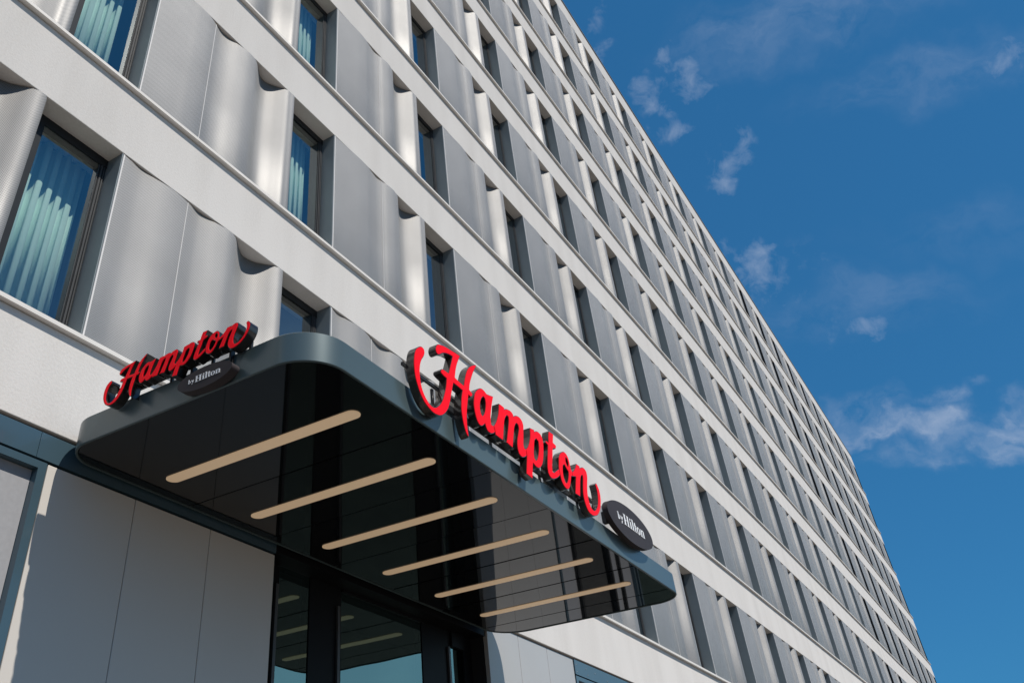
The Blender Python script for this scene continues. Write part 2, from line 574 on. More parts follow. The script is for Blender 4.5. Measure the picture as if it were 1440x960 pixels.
# shop windows: teal frame, recess, grey blind
def shopfront(x0, x1, mat_fill, right_margin=0.07):
    bm = bmesh.new()
    zt = zc_top - 0.014
    box(bm, x1 - right_margin, x1, 0.02, 0.14, 0.0, zt)
    box(bm, x0, x0 + right_margin, 0.02, 0.14, 0.0, zt)
    box(bm, x0 + right_margin, x1 - right_margin, 0.02, 0.14, zt - 0.055, zt)
    box(bm, x0 + right_margin, x1 - right_margin, 0.02, 0.14, 0.0, 0.25)
    fr = link('shop_window', bm, M['teal'], hotel)
    if mat_fill is None:
        return fr
    bm = bmesh.new()
    box(bm, x0 + right_margin, x1 - right_margin - 0.003, 0.085, 0.098, 0.25, zt - 0.058)
    link('blind' if mat_fill is M['blind'] else 'pane', bm, mat_fill, fr)
    return fr
shopfront(-3.2, -0.022, M['blind'])
sw = shopfront(9.225, 12.75, None)
zt = zc_top - 0.07
for a, b, mt, nm in ((9.30, 9.96, 'blind', 'blind'), (10.04, 11.52, 'shop_glass', 'pane'), (11.60, 11.98, 'blind', 'blind'), (12.06, 12.675, 'blind', 'blind')):
    bm = bmesh.new()
    box(bm, a, b, 0.088, 0.098, 0.25, zt)
    link(nm, bm, M[mt], sw)
for a in (9.96, 11.52, 11.98):
    bm = bmesh.new()
    box(bm, a + 0.003, a + 0.077, 0.03, 0.14, 0.252, zt)
    link('mullion', bm, M['frame'], sw)
shopfront(12.85, 15.6, M['door_glass'])
shopfront(15.8, 18.9, M['door_glass'])

# --- entrance glazing under the canopy
YG = 0.29
ZS = ZB - 0.16
bm = bmesh.new()
box(bm, 2.575, 6.615, 0.05, YG + 0.1, ZS - 0.03, ZS + 0.1)                     # head
for a, b, y0 in ((2.575, 2.93, 0.28), (3.41, 3.93, 0.28), (5.49, 6.13, 0.28), (6.42, 6.615, 0.27)):
    box(bm, a, b, y0, YG + 0.1, 0.0, ZS - 0.03)
box(bm, 6.13, 6.42, 0.25, YG + 0.1, ZS - 0.20, ZS - 0.03)
box(bm, 3.93, 5.49, 0.25, YG + 0.06, ZS - 0.06, ZS - 0.03)
ent = link('entrance_glazing', bm, M['door_frame'], hotel)
for a, b, zt in ((2.93, 3.41, ZS - 0.03), (3.93, 5.49, ZS - 0.06), (6.13, 6.42, ZS - 0.20)):
    bm = bmesh.new()
    bm.faces.new([bm.verts.new(q) for q in ((a, YG, 0.05), (b, YG, 0.05), (b, YG, zt), (a, YG, zt))])
    link('pane', bm, M['door_glass'], ent)
for a in (2.885, 3.865, 6.065):
    bm = bmesh.new()
    box(bm, a - 0.02, a + 0.02, 0.254, 0.2785, 0.02, ZS - 0.22)
    link('frame_profile', bm, M['rail'], ent)

# ------------------------------------------------------------------ entrance canopy
CX0, CX1, CY0, CY1 = 0.02, 6.92, -2.47, -0.012
CZ0, CZ1 = Z0 - 3.155, Z0 - 2.932
canopy = empty('entrance_canopy', (3.47, -0.02, CZ0),
               'flat teal canopy with rounded corners and a glossy black underside above the hotel entrance', 'canopy')
def rrect(x0, x1, y0, y1, r, seg=14):
    d = r - 0.46                                      # the four corners differ a little
    pts = []
    for sx, sy, a0, q in ((1, 1, 0, 0.42), (0, 1, 90, 0.30), (0, 0, 180, 0.34), (1, 0, 270, 0.33)):
        q += d
        cx = x1 - q if sx else x0 + q
        cy = y1 - q if sy else y0 + q
        for k in range(seg + 1):
            a = math.radians(a0 + 90 * k / seg)
            pts.append((cx + q * math.cos(a), cy + q * math.sin(a)))
    return pts
def to_local(ob, par):
    ob.location = ob.location - par.location
    return ob
RO = 0.46
outer = rrect(CX0, CX1, CY0, CY1, RO)
inner = rrect(CX0 + 0.02, CX1 - 0.02, CY0 + 0.02, CY1 - 0.02, RO - 0.02)
bm = bmesh.new()
rings = []
for pts, z in ((outer, CZ0 + 0.006), (outer, CZ1 - 0.006), (rrect(CX0 + .005, CX1 - .005, CY0 + .005, CY1 - .005, RO - .005), CZ1), (inner, CZ1), (inner, CZ0 + 0.002), (rrect(CX0 + .004, CX1 - .004, CY0 + .004, CY1 - .004, RO - .004), CZ0)):
    rings.append([bm.verts.new((x, y, z)) for x, y in pts])
n = len(outer)
for a in range(len(rings)):
    A, B = rings[a], rings[(a + 1) % len(rings)]
    for i in range(n):
        q = (i + 1) % n
        f = bm.faces.new((A[i], A[q], B[q], B[i]))
        f.smooth = a in (0,)
    for i in range(n):
        e = bm.edges.get((A[i], A[(i + 1) % n]))
        if e:
            e.smooth = False
bmesh.ops.recalc_face_normals(bm, faces=bm.faces)
to_local(link('fascia', bm, M['fascia'], canopy), canopy)
# roof of the canopy
bm = bmesh.new()
bm.faces.new([bm.verts.new((x, y, CZ1 - 0.03)) for x, y in inner])
to_local(link('roof_panel', bm, M['roof'], canopy), canopy)
# dark shadow lining behind the soffit joints
bm = bmesh.new()
lin = rrect(CX0 + 0.021, CX1 - 0.021, CY0 + 0.021, CY1 - 0.021, RO - 0.021)
bm.faces.new([bm.verts.new((x, y, CZ0 + 0.03)) for x, y in lin[::-1]])
to_local(link('lining', bm, M['gap'], canopy), canopy)
# soffit: gloss panels separated by narrow joints across the canopy
soff = rrect(CX0 + 0.028, CX1 - 0.028, CY0 + 0.028, CY1 - 0.028, RO - 0.028, 16)
cuts = [CX0, 1.375, 2.39, 3.40, 4.41, 5.43, 6.45, CX1]
bm = bmesh.new()
def clip(poly, x, keep_right):
    out = []
    for i in range(len(poly)):
        a, b = poly[i], poly[(i + 1) % len(poly)]
        ina = (a[0] >= x) == keep_right
        inb = (b[0] >= x) == keep_right
        if ina:
            out.append(a)
        if ina != inb:
            t = (x - a[0]) / (b[0] - a[0])
            out.append((x, a[1] + t * (b[1] - a[1])))
    return out
for k in range(len(cuts) - 1):
    poly = clip(clip(soff, cuts[k] + 0.006, True), cuts[k + 1] - 0.006, False)
    tilt = random.uniform(-0.006, 0.006)
    xm = (cuts[k] + cuts[k + 1]) / 2
    bm.faces.new([bm.verts.new((x, y, CZ0 + 0.008 + tilt * (x - xm))) for x, y in poly[::-1]])
to_local(link('soffit_panel', bm, M['soffit'], canopy), canopy)
# light strips with round ends
for k in range(6):
    xs = 0.885 + k * 1.010
    half = 0.062
    y0, y1 = -2.195, -0.285
    bm = bmesh.new()
    pts = []
    for s_ in range(13):
        a = math.pi * s_ / 12
        pts.append((xs + half * math.cos(a), y1 - half + half * math.sin(a)))
    for s_ in range(13):
        a = math.pi + math.pi * s_ / 12
        pts.append((xs + half * math.cos(a), y0 + half + half * math.sin(a)))
    lo = [bm.verts.new((x, y, CZ0 + 0.0005)) for x, y in pts]
    hi = [bm.verts.new((x, y, CZ0 + 0.02)) for x, y in pts]
    bm.faces.new(lo[::-1])
    for i in range(len(pts)):
        q = (i + 1) % len(pts)
        bm.faces.new((lo[i], lo[q], hi[q], hi[i]))
    bmesh.ops.recalc_face_normals(bm, faces=bm.faces)
    to_local(link('light_strip', bm, M['strip'], canopy), canopy)

# ------------------------------------------------------------------ script letter signs
LETTERS = {
    'H': [[(0.098, 0.330), (0.045, 0.285), (0.017, 0.230), (0.002, 0.161), (0.000, 0.100), (0.009, 0.035), (0.033, -0.023), (0.071, -0.085), (0.122, -0.131), (0.179, -0.155), (0.239, -0.168), (0.305, -0.161), (0.357, -0.141), (0.413, -0.097), (0.463, -0.036), (0.499, 0.040), (0.531, 0.126), (0.572, 0.230), (0.640, 0.229), (0.713, 0.224), (0.691, 0.164), (0.679, 0.117), (0.667, 0.039), (0.671, -0.031), (0.691, -0.104), (0.719, -0.153), (0.747, -0.168), (0.742, -0.124), (0.738, -0.065), (0.743, -0.002), (0.759, 0.077), (0.783, 0.161), (0.804, 0.226), (0.843, 0.221), (0.873, 0.251), (0.864, 0.266), (0.827, 0.282), (0.849, 0.352), (0.886, 0.424), (0.927, 0.494), (0.965, 0.546), (0.991, 0.583), (0.982, 0.584), (0.927, 0.557), (0.872, 0.517), (0.833, 0.476), (0.800, 0.424), (0.771, 0.361), (0.740, 0.279), (0.666, 0.283), (0.604, 0.293), (0.631, 0.384), (0.663, 0.454), (0.717, 0.545), (0.637, 0.537), (0.562, 0.529), (0.488, 0.520), (0.415, 0.502), (0.368, 0.483), (0.342, 0.453), (0.331, 0.415), (0.341, 0.393), (0.367, 0.391), (0.401, 0.411), (0.433, 0.435), (0.481, 0.458), (0.537, 0.474), (0.593, 0.482), (0.571, 0.427), (0.540, 0.358), (0.508, 0.286), (0.433, 0.283), (0.406, 0.276), (0.386, 0.254), (0.388, 0.237), (0.426, 0.228), (0.471, 0.223), (0.461, 0.178), (0.443, 0.118), (0.414, 0.054), (0.388, 0.002), (0.351, -0.048), (0.305, -0.090), (0.261, -0.116), (0.219, -0.123), (0.183, -0.114), (0.147, -0.091), (0.113, -0.057), (0.088, -0.009), (0.077, 0.046), (0.076, 0.105), (0.089, 0.172), (0.113, 0.225), (0.147, 0.272), (0.161, 0.310), (0.153, 0.336), (0.129, 0.341)]],
    'a': [[(1.025, 0.381), (0.970, 0.345), (0.927, 0.299), (0.900, 0.243), (0.882, 0.171), (0.887, 0.109), (0.902, 0.063), (0.930, 0.027), (0.970, 0.017), (1.012, 0.039), (1.046, 0.068), (1.058, 0.039), (1.085, 0.015), (1.134, 0.015), (1.177, 0.032), (1.208, 0.056), (1.194, 0.105), (1.153, 0.100), (1.153, 0.144), (1.167, 0.203), (1.199, 0.294), (1.245, 0.398), (1.130, 0.373), (1.111, 0.379), (1.076, 0.389)],
        [(1.064, 0.323), (1.022, 0.285), (0.992, 0.228), (0.982, 0.170), (0.990, 0.131), (1.011, 0.120), (1.049, 0.155), (1.079, 0.211), (1.094, 0.272), (1.088, 0.313)]],
    'm': [[(1.198, 0.106), (1.228, 0.136), (1.270, 0.191), (1.314, 0.275), (1.343, 0.372), (1.392, 0.375), (1.438, 0.372), (1.427, 0.351), (1.462, 0.372), (1.512, 0.385), (1.567, 0.389), (1.596, 0.374), (1.599, 0.356), (1.654, 0.386), (1.724, 0.397), (1.764, 0.379), (1.781, 0.339), (1.767, 0.276), (1.748, 0.200), (1.732, 0.138), (1.739, 0.108), (1.771, 0.109), (1.771, 0.053), (1.749, 0.036), (1.703, 0.012), (1.658, 0.003), (1.619, 0.019), (1.607, 0.058), (1.618, 0.128), (1.655, 0.210), (1.680, 0.265), (1.678, 0.304), (1.652, 0.313), (1.621, 0.292), (1.586, 0.239), (1.556, 0.160), (1.524, 0.071), (1.507, 0.027), (1.395, 0.039), (1.410, 0.050), (1.442, 0.127), (1.468, 0.192), (1.496, 0.271), (1.499, 0.312), (1.475, 0.315), (1.449, 0.297), (1.413, 0.248), (1.383, 0.170), (1.353, 0.071), (1.338, 0.031), (1.213, 0.033), (1.212, 0.057)]],
    'p': [[(1.776, 0.111), (1.817, 0.148), (1.863, 0.210), (1.898, 0.281), (1.918, 0.372), (2.008, 0.386), (1.998, 0.365), (2.051, 0.391), (2.115, 0.397), (2.151, 0.375), (2.166, 0.334), (2.157, 0.269), (2.133, 0.189), (2.102, 0.118), (2.063, 0.064), (2.006, 0.020), (1.963, 0.009), (1.927, 0.012), (1.883, 0.025), (1.859, -0.037), (1.828, -0.140), (1.721, -0.131), (1.748, -0.043), (1.776, 0.052)],
        [(2.023, 0.308), (1.981, 0.274), (1.956, 0.214), (1.928, 0.134), (1.923, 0.083), (1.949, 0.068), (1.987, 0.096), (2.031, 0.162), (2.057, 0.232), (2.065, 0.295)]],
    't': [[(2.338, 0.503), (2.434, 0.508), (2.414, 0.460), (2.396, 0.411), (2.460, 0.403), (2.439, 0.365), (2.397, 0.352), (2.370, 0.336), (2.340, 0.254), (2.294, 0.136), (2.285, 0.083), (2.315, 0.083), (2.369, 0.117), (2.441, 0.162), (2.448, 0.107), (2.410, 0.077), (2.343, 0.038), (2.271, 0.010), (2.218, 0.010), (2.185, 0.038), (2.190, 0.099), (2.236, 0.237), (2.271, 0.336), (2.223, 0.347), (2.239, 0.372), (2.292, 0.369), (2.310, 0.441)]],
    'o': [[(2.606, 0.395), (2.535, 0.351), (2.490, 0.298), (2.468, 0.238), (2.446, 0.166), (2.454, 0.111), (2.468, 0.055), (2.511, 0.019), (2.562, 0.008), (2.605, 0.022), (2.649, 0.065), (2.688, 0.129), (2.720, 0.187), (2.747, 0.196), (2.757, 0.244), (2.735, 0.259), (2.729, 0.289), (2.724, 0.340), (2.704, 0.381), (2.661, 0.403)],
        [(2.555, 0.238), (2.530, 0.177), (2.526, 0.115), (2.546, 0.071), (2.577, 0.071), (2.618, 0.105), (2.657, 0.170), (2.669, 0.215), (2.629, 0.233), (2.594, 0.260)],
        [(2.642, 0.348), (2.636, 0.298), (2.670, 0.257), (2.695, 0.296), (2.688, 0.336), (2.668, 0.356)]],
    'n': [[(2.762, 0.246), (2.798, 0.266), (2.856, 0.317), (2.901, 0.375), (2.978, 0.377), (2.966, 0.351), (3.038, 0.387), (3.090, 0.394), (3.132, 0.376), (3.135, 0.322), (3.096, 0.223), (3.065, 0.128), (3.065, 0.055), (3.091, 0.001), (3.145, -0.016), (3.206, 0.003), (3.285, 0.071), (3.330, 0.160), (3.338, 0.238), (3.322, 0.304), (3.352, 0.327), (3.370, 0.314), (3.402, 0.270), (3.403, 0.194), (3.371, 0.109), (3.311, 0.027), (3.234, -0.036), (3.146, -0.071), (3.083, -0.079), (3.015, -0.068), (2.973, -0.025), (2.952, 0.030), (2.955, 0.093), (2.975, 0.162), (3.013, 0.259), (3.018, 0.297), (2.991, 0.290), (2.951, 0.249), (2.908, 0.161), (2.859, 0.031), (2.756, 0.028), (2.796, 0.123), (2.838, 0.223), (2.752, 0.198)]],
}

def smooth_outline(poly, scale, corner_deg=48, seg=4):
    pts = [Vector((a * scale, b * scale)) for a, b in poly]
    n = len(pts)
    corner = []
    for i in range(n):
        a = (pts[i] - pts[i - 1])
        b = (pts[(i + 1) % n] - pts[i])
        ang = math.degrees(a.angle(b)) if a.length > 1e-6 and b.length > 1e-6 else 0
        corner.append(ang > corner_deg)
    out = []
    for i in range(n):
        p1, p2 = pts[i], pts[(i + 1) % n]
        p0 = p1 - (p2 - p1) if corner[i] else pts[i - 1]
        p3 = p2 + (p2 - p1) if corner[(i + 1) % n] else pts[(i + 2) % n]
        # centripetal-like damping: keep tangents no longer than the segment
        L_ = (p2 - p1).length
        t1 = (p2 - p0)
        t2 = (p3 - p1)
        m1 = t1.normalized() * L_ if t1.length > 1e-9 else Vector((0, 0))
        m2 = t2.normalized() * L_ if t2.length > 1e-9 else Vector((0, 0))
        for k in range(seg):
            t = k / seg
            h00, h10 = 2 * t ** 3 - 3 * t * t + 1, t ** 3 - 2 * t * t + t
            h01, h11 = -2 * t ** 3 + 3 * t * t, t ** 3 - t * t
            out.append(p1 * h00 + m1 * h10 + p2 * h01 + m2 * h11)
    return out

def offset_outline(pts, d):
    """move a closed outline to its left by d (outline orientation decides in/out)"""
    n = len(pts)
    res = []
    for i in range(n):
        a = pts[i] - pts[i - 1]
        b = pts[(i + 1) % n] - pts[i]
        na = Vector((-a.y, a.x)).normalized() if a.length > 1e-9 else Vector((0, 0))
        nb = Vector((-b.y, b.x)).normalized() if b.length > 1e-9 else na
        m = na + nb
        if m.length < 1e-6:
            m = na
        m.normalize()
        c = max(0.5, m.dot(na))
        res.append(pts[i] + m * (d / c))
    return res

def area(pts):
    return 0.5 * sum(pts[i - 1].x * pts[i].y - pts[i].x * pts[i - 1].y for i in range(len(pts)))

def extrude_outlines(loops, y_front, y_back, cap_back=True):
    """loops[0] outer, rest holes, in the local XZ plane; front faces -Y"""
    bm = bmesh.new()
    norm = []
    for k, lp in enumerate(loops):
        if (area(lp) > 0) != (k == 0):
            lp = lp[::-1]
        norm.append(lp)
    tris = tessellate_polygon([[Vector((p.x, p.y, 0)) for p in lp] for lp in norm])
    flat = [p for lp in norm for p in lp]
    fv = [bm.verts.new((p.x, y_front, p.y)) for p in flat]
    bv = [bm.verts.new((p.x, y_back, p.y)) for p in flat]
    for t in tris:
        a, b, c = (flat[i] for i in t)
        if len(set(t)) < 3:
            continue
        ccw = (b - a).cross(c - a) > 0
        t = t if ccw else t[::-1]
        try:
            bm.faces.new([fv[i] for i in t])
            if cap_back:
                bm.faces.new([bv[i] for i in t[::-1]])
        except ValueError:
            pass
    k = 0
    for lp in norm:
        n = len(lp)
        for i in range(n):
            a, b = k + i, k + (i + 1) % n
            bm.faces.new((fv[b], fv[a], bv[a], bv[b]))
        k += n
    return bm

def ellipse(cx, cz, a, b, n=72):
    return [Vector((cx + a * math.cos(2 * math.pi * i / n), cz + b * math.sin(2 * math.pi * i / n))) for i in range(n)]

def serif_text(bm, x, z, cap, stretch, s):
    """the words on the plaque in a high-contrast serif, built from abutting pieces"""
    y0, y1 = -0.004 * s, 0.0005
    def R_(ox, x0, x1, z0, z1, k=1.0):
        box(bm, x + (ox + x0) * cap * stretch * k, x + (ox + x1) * cap * stretch * k, y0, y1, z + z0 * cap * k, z + z1 * cap * k)
    def poly(ox, pts):
        P = [Vector((x + (ox + a) * cap * stretch, z + b * cap)) for a, b in pts]
        if area(P) < 0:
            P = P[::-1]
        fv = [bm.verts.new((p.x, y0, p.y)) for p in P]
        bv = [bm.verts.new((p.x, y1, p.y)) for p in P]
        bm.faces.new(fv)
        for i in range(len(P)):
            q = (i + 1) % len(P)
            bm.faces.new((fv[q], fv[i], bv[i], bv[q]))
    def ring(ox, cx, cz, a, b, ai, bi, a0=0, a1=360, n=20):
        for i in range(n):
            t0 = math.radians(a0 + (a1 - a0) * i / n)
            t1 = math.radians(a0 + (a1 - a0) * (i + 1) / n)
            poly(ox, [(cx + a * math.cos(t0), cz + b * math.sin(t0)), (cx + a * math.cos(t1), cz + b * math.sin(t1)),
                      (cx + ai * math.cos(t1), cz + bi * math.sin(t1)), (cx + ai * math.cos(t0), cz + bi * math.sin(t0))])
    # b y
    k = -1.02
    R_(k, 0.04, 0.15, 0.14, 0.80); R_(k, -0.02, 0.04, 0.75, 0.80)
    ring(k, 0.155, 0.36, 0.21, 0.22, 0.11, 0.17, -90, 90, 12)
    k = -0.56
    poly(k, [(0.0, 0.58), (0.12, 0.58), (0.30, 0.16), (0.22, 0.10)])
    poly(k, [(0.31, 0.58), (0.38, 0.58), (0.16, -0.10), (0.08, -0.10)])
    # H
    k = 0.0
    for a in (0.0, 0.53):
        R_(k, a, a + 0.40, 0.0, 0.05); R_(k, a, a + 0.40, 0.95, 1.0); R_(k, a + 0.10, a + 0.30, 0.05, 0.95)
    R_(k, 0.30, 0.63, 0.47, 0.53)
    # i
    k = 1.02
    R_(k, 0, 0.36, 0, 0.05); R_(k, 0.09, 0.27, 0.05, 0.68); R_(k, 0.0, 0.09, 0.63, 0.68); R_(k, 0.10, 0.26, 0.80, 0.98)
    # l
    k = 1.43
    R_(k, 0, 0.36, 0, 0.05); R_(k, 0.09, 0.27, 0.05, 1.04); R_(k, 0.0, 0.09, 0.99, 1.04)
    # t
    k = 1.83
    R_(k, 0.10, 0.27, 0.06, 0.90); R_(k, 0.0, 0.10, 0.62, 0.68); R_(k, 0.27, 0.42, 0.62, 0.68); R_(k, 0.14, 0.42, 0.0, 0.06)
    # o
    k = 2.28
    ring(k, 0.31, 0.34, 0.31, 0.36, 0.13, 0.31)
    # n
    k = 2.96
    R_(k, 0, 0.34, 0, 0.05); R_(k, 0.08, 0.25, 0.05, 0.68); R_(k, 0.0, 0.08, 0.63, 0.68)
    poly(k, [(0.25, 0.56), (0.25, 0.62), (0.40, 0.70), (0.52, 0.69), (0.64, 0.60), (0.64, 0.05), (0.47, 0.05), (0.47, 0.56), (0.40, 0.60)])
    R_(k, 0.40, 0.72, 0, 0.05)

def make_sign(loc, rz, scale, depth, stand, label, plaque, posts):
    root = empty('hotel_sign', loc, label, 'sign', rz=rz)
    rim = 0.007 * (0.6 + 0.4 * scale)
    for ch in LETTERS:
        loops = [smooth_outline(lp, scale) for lp in LETTERS[ch]]
        fixed = []
        for k, lp in enumerate(loops):
            if (area(lp) > 0) != (k == 0):
                lp = lp[::-1]
            fixed.append(lp)
        body = [offset_outline(lp, -rim * 0.3) for lp in fixed]
        face = [offset_outline(lp, rim * 0.55) for lp in fixed]
        bo = link('letter', extrude_outlines(body, 0.004, depth), M['return'], root)
        link('face', extrude_outlines(face, 0.0, 0.006, False), M['red'], bo)
    cx, cz, a, b = plaque
    pl = link('plaque', extrude_outlines([ellipse(cx, cz, a, b)], 0.002, depth * 0.9), M['plaque'], root)
    bm = bmesh.new()
    k = a / 0.62
    serif_text(bm, cx - 0.205 * k, cz - 0.045 * k, 0.114 * k, 1.36, k)
    for v in bm.verts:
        v.co.y += 0.001
    link('plaque_lettering', bm, M['white'], pl)
    bm = bmesh.new()                                   # dark raceway the letters stand on
    box(bm, 0.44 * scale, 3.0 * scale, depth + 0.003, depth + stand - 0.003, 0.026, 0.026 + 0.05 * (0.5 + 0.5 * scale))
    link('raceway', bm, M['bracket'], root)
    bm = bmesh.new()
    L_ = 3.403 * scale
    box(bm, 0.12 * scale - 0.16 * scale, L_ * 0.985, depth + 0.003, depth + 0.022, 0.075 * scale + 0.06, 0.075 * scale + 0.085)
    for px in posts:
        box(bm, px - 0.012, px + 0.012, depth + 0.023, depth + 0.04, -0.02, 0.075 * scale + 0.055)
    # short arms holding the plaque
    box(bm, cx - a * 0.9, cx - a * 0.8, depth * 0.92, depth + stand + 0.01, min(cz, 0.0) + 0.02, max(cz, 0.02))
    box(bm, cx + a * 0.55, cx + a * 0.62, depth * 0.92, depth + stand + 0.01, min(cz, 0.0) + 0.02, max(cz, 0.02))
    link('bracket', bm, M['bracket'], root)
    return root

make_sign((1.069, CY0 - 0.095, Z0 - 2.93), 0.0, 1.0, 0.070, 0.025,
          'large red script sign with dark oval plaque on the long front edge of the canopy',
          (4.171, 0.133, 0.62, 0.197), (0.4, 1.3, 2.2, 3.0, 4.1))
make_sign((CX0 - 0.105, -0.566, Z0 - 2.93), math.radians(-90), 0.42, 0.082, 0.023,
          'smaller red script sign on the short left side of the canopy, oval plaque below',
          (1.049, -0.167, 0.252, 0.082), (0.2, 0.6, 1.0, 1.35))

# ------------------------------------------------------------------ curtains seen behind the nearest windows
def curtain(x0, x1, j, label, amp, waves):
    bm = bmesh.new()
    zt, zb = zrow(j) - 0.03, zrow(j) - H + BAND_H - 0.05
    N_ = waves * 16
    ph = random.uniform(0, 6)
    cols = []
    for k in range(N_ + 1):
        t = k / N_
        w = 2 * math.pi * waves * t + 1.1 * math.sin(3.1 * t + ph) + 0.5 * math.sin(9.7 * t + 2 * ph)
        x = (x1 - x0) * t + 0.012 * math.sin(2 * w)
        aa = amp * (0.8 + 0.3 * math.sin(5 * t + ph))
        y = aa * (1 - 2 * abs(math.sin(w / 2)) ** 0.7)     # broad rounded fronts, tight valleys
        cols.append((bm.verts.new((x, y * 1.15, zb - zt)), bm.verts.new((x, y * 0.9, 0))))
    for a, b in zip(cols[:-1], cols[1:]):
        f = bm.faces.new((a[0], b[0], b[1], a[1]))
        f.smooth = True
    ob = link('curtain', bm, M['curtain'], None, loc=(x0, 0.47, zt))
    md = ob.modifiers.new('cloth', 'SOLIDIFY')
    md.thickness = 0.004
    ob['label'] = label
    ob['category'] = 'curtain'
    ob['group'] = 'mint green curtains behind the hotel windows'
    return ob
curtain(-1.05, -0.08, 0, 'wide mint green curtain behind the lowest window at the far left', 0.06, 8)
curtain(-1.05, -0.16, 1, 'mint green curtain in the second storey window cut by the top left edge', 0.055, 8)
curtain(2.3, 3.18, 1, 'mint green curtain in the second storey window right of the tall bare screen', 0.055, 8)
curtain(2.3, 3.18, 2, 'small mint green curtain in the third storey window near the top edge', 0.055, 8)

# ------------------------------------------------------------------ camera
R = ((0.555799, -0.830474, -0.037433), (0.500404, 0.370176, -0.782666), (0.66384, 0.416273, 0.621315))
cam = bpy.data.cameras.new('camera')
co = bpy.data.objects.new('camera', cam)
COL.objects.link(co)
right, down, fwd = (Vector(r) for r in R)
m3 = Matrix((right, -down, -fwd)).transposed()
co.matrix_world = Matrix.Translation((-3.620263, -5.502366, Z0 - 6.074454)) @ m3.to_4x4()
cam.sensor_width = 36.0
cam.lens = 36.0 * 1213.995 / 1440.0
cam.shift_x = (720 - 573.96) / 1440.0
cam.shift_y = -(480 - 345.71) / 1440.0
cam.clip_start = 0.05
cam.clip_end = 5000
scene.camera = co

# ------------------------------------------------------------------ sun and sky
SUN = Vector((-0.13, -1.0, 1.30)).normalized()
sl = bpy.data.lights.new('sun', 'SUN')
sl.energy = 4.7
sl.angle = math.radians(0.5)
sl.color = (1.0, 0.94, 0.86)
so = bpy.data.objects.new('sun', sl)
COL.objects.link(so)
so.rotation_euler = (-SUN).to_track_quat('-Z', 'Y').to_euler()
so.location = (0, -30, 60)

world = bpy.data.worlds.new('World')
scene.world = world
world.use_nodes = True
nt = world.node_tree
N = nt.nodes.new
LK = nt.links.new
bg = nt.nodes['Background']
sky = N('ShaderNodeTexSky')
sky.sky_type = 'NISHITA'
sky.sun_disc = False
sky.sun_elevation = math.asin(SUN.z)
sky.sun_rotation = math.atan2(SUN.x, SUN.y)
sky.altitude = 200
sky.air_density = 1.0
sky.dust_density = 0.25
sky.ozone_density = 2.2
SKY_STRENGTH = 0.075
hsv = N('ShaderNodeHueSaturation')
hsv.inputs['Saturation'].default_value = 1.0
tint = N('ShaderNodeVectorMath')
tint.operation = 'MULTIPLY'
# soften the range of the sky (deep polarised blue, less bright towards the horizon)
pre = N('ShaderNodeVectorMath')
pre.operation = 'MULTIPLY'
pre.inputs[1].default_value = (0.0345, 0.0915, 0.1065)
LK(sky.outputs['Color'], pre.inputs[0])
gam = N('ShaderNodeGamma')
gam.inputs['Gamma'].default_value = 0.5
LK(pre.outputs[0], gam.inputs['Color'])
tint.inputs[1].default_value = (0.145 / SKY_STRENGTH, 0.372 / SKY_STRENGTH, 0.610 / SKY_STRENGTH)
LK(gam.outputs['Color'], tint.inputs[0])
LK(tint.outputs[0], hsv.inputs['Color'])

def pixel_dir(u, v):
    d = right * ((u - 573.96) / 1213.995) + down * ((v - 345.71) / 1213.995) + fwd
    return d.normalized()

tc = N('ShaderNodeTexCoord')
def mnode(op, a, b=None, clamp=False):
    n_ = N('ShaderNodeMath')
    n_.operation = op
    n_.use_clamp = clamp
    for i, v in enumerate((a, b)):
        if v is None:
            continue
        if isinstance(v, (int, float)):
            n_.inputs[i].default_value = v
        else:
            LK(v, n_.inputs[i])
    return n_.outputs[0]
# thin clouds: soft patches in fixed sky directions broken up by noise
warp = N('ShaderNodeTexNoise')
warp.inputs['Scale'].default_value = 15
warp.inputs['Detail'].default_value = 6
LK(tc.outputs['Generated'], warp.inputs['Vector'])
wv = N('ShaderNodeVectorMath')
wv.operation = 'MULTIPLY_ADD'
wv.inputs[1].default_value = (0.10, 0.10, 0.10)
LK(warp.outputs['Color'], wv.inputs[0])
LK(tc.outputs['Generated'], wv.inputs[2])
shift = N('ShaderNodeVectorMath')
shift.operation = 'SUBTRACT'
shift.inputs[1].default_value = (0.05, 0.05, 0.05)
LK(wv.outputs[0], shift.inputs[0])
blobs = [(830, 12, 26, .5), (846, 66, 22, .75), (944, 72, 24, .8), (955, 92, 24, .8), (975, 108, 34, 1.05), (930, 118, 16, .5), (892, 135, 26, .75), (908, 158, 30, .9), (942, 190, 28, .8), (918, 75, 15, .55),
         (906, 100, 14, .4), (1034, 200, 26, .75), (1028, 246, 28, 1.0), (1040, 232, 22, .6), (1034, 362, 22, .8), (1066, 380, 24, 1.4), (1052, 386, 20, .8), (1085, 405, 40, .45), (1236, 468, 22, .7), (1180, 462, 26, .4),
         (1425, 70, 34, .66), (1120, 410, 60, .3)]
streak_dir = (pixel_dir(1400, 590) - pixel_dir(1220, 604)).normalized()
streaks = [(1300, 592, 25, 1.0), (1425, 584, 24, .95), (1240, 600, 20, 1.05), (1255, 604, 16, 1.2), (1310, 558, 18, .8), (1390, 640, 20, .95), (1300, 634, 18, .55), (1440, 604, 28, .9), (1200, 576, 28, .5),
           (1140, 18, 60, .30), (1330, 96, 46, .24), (1200, 430, 46, .2), (1380, 320, 40, .12)]
acc = None
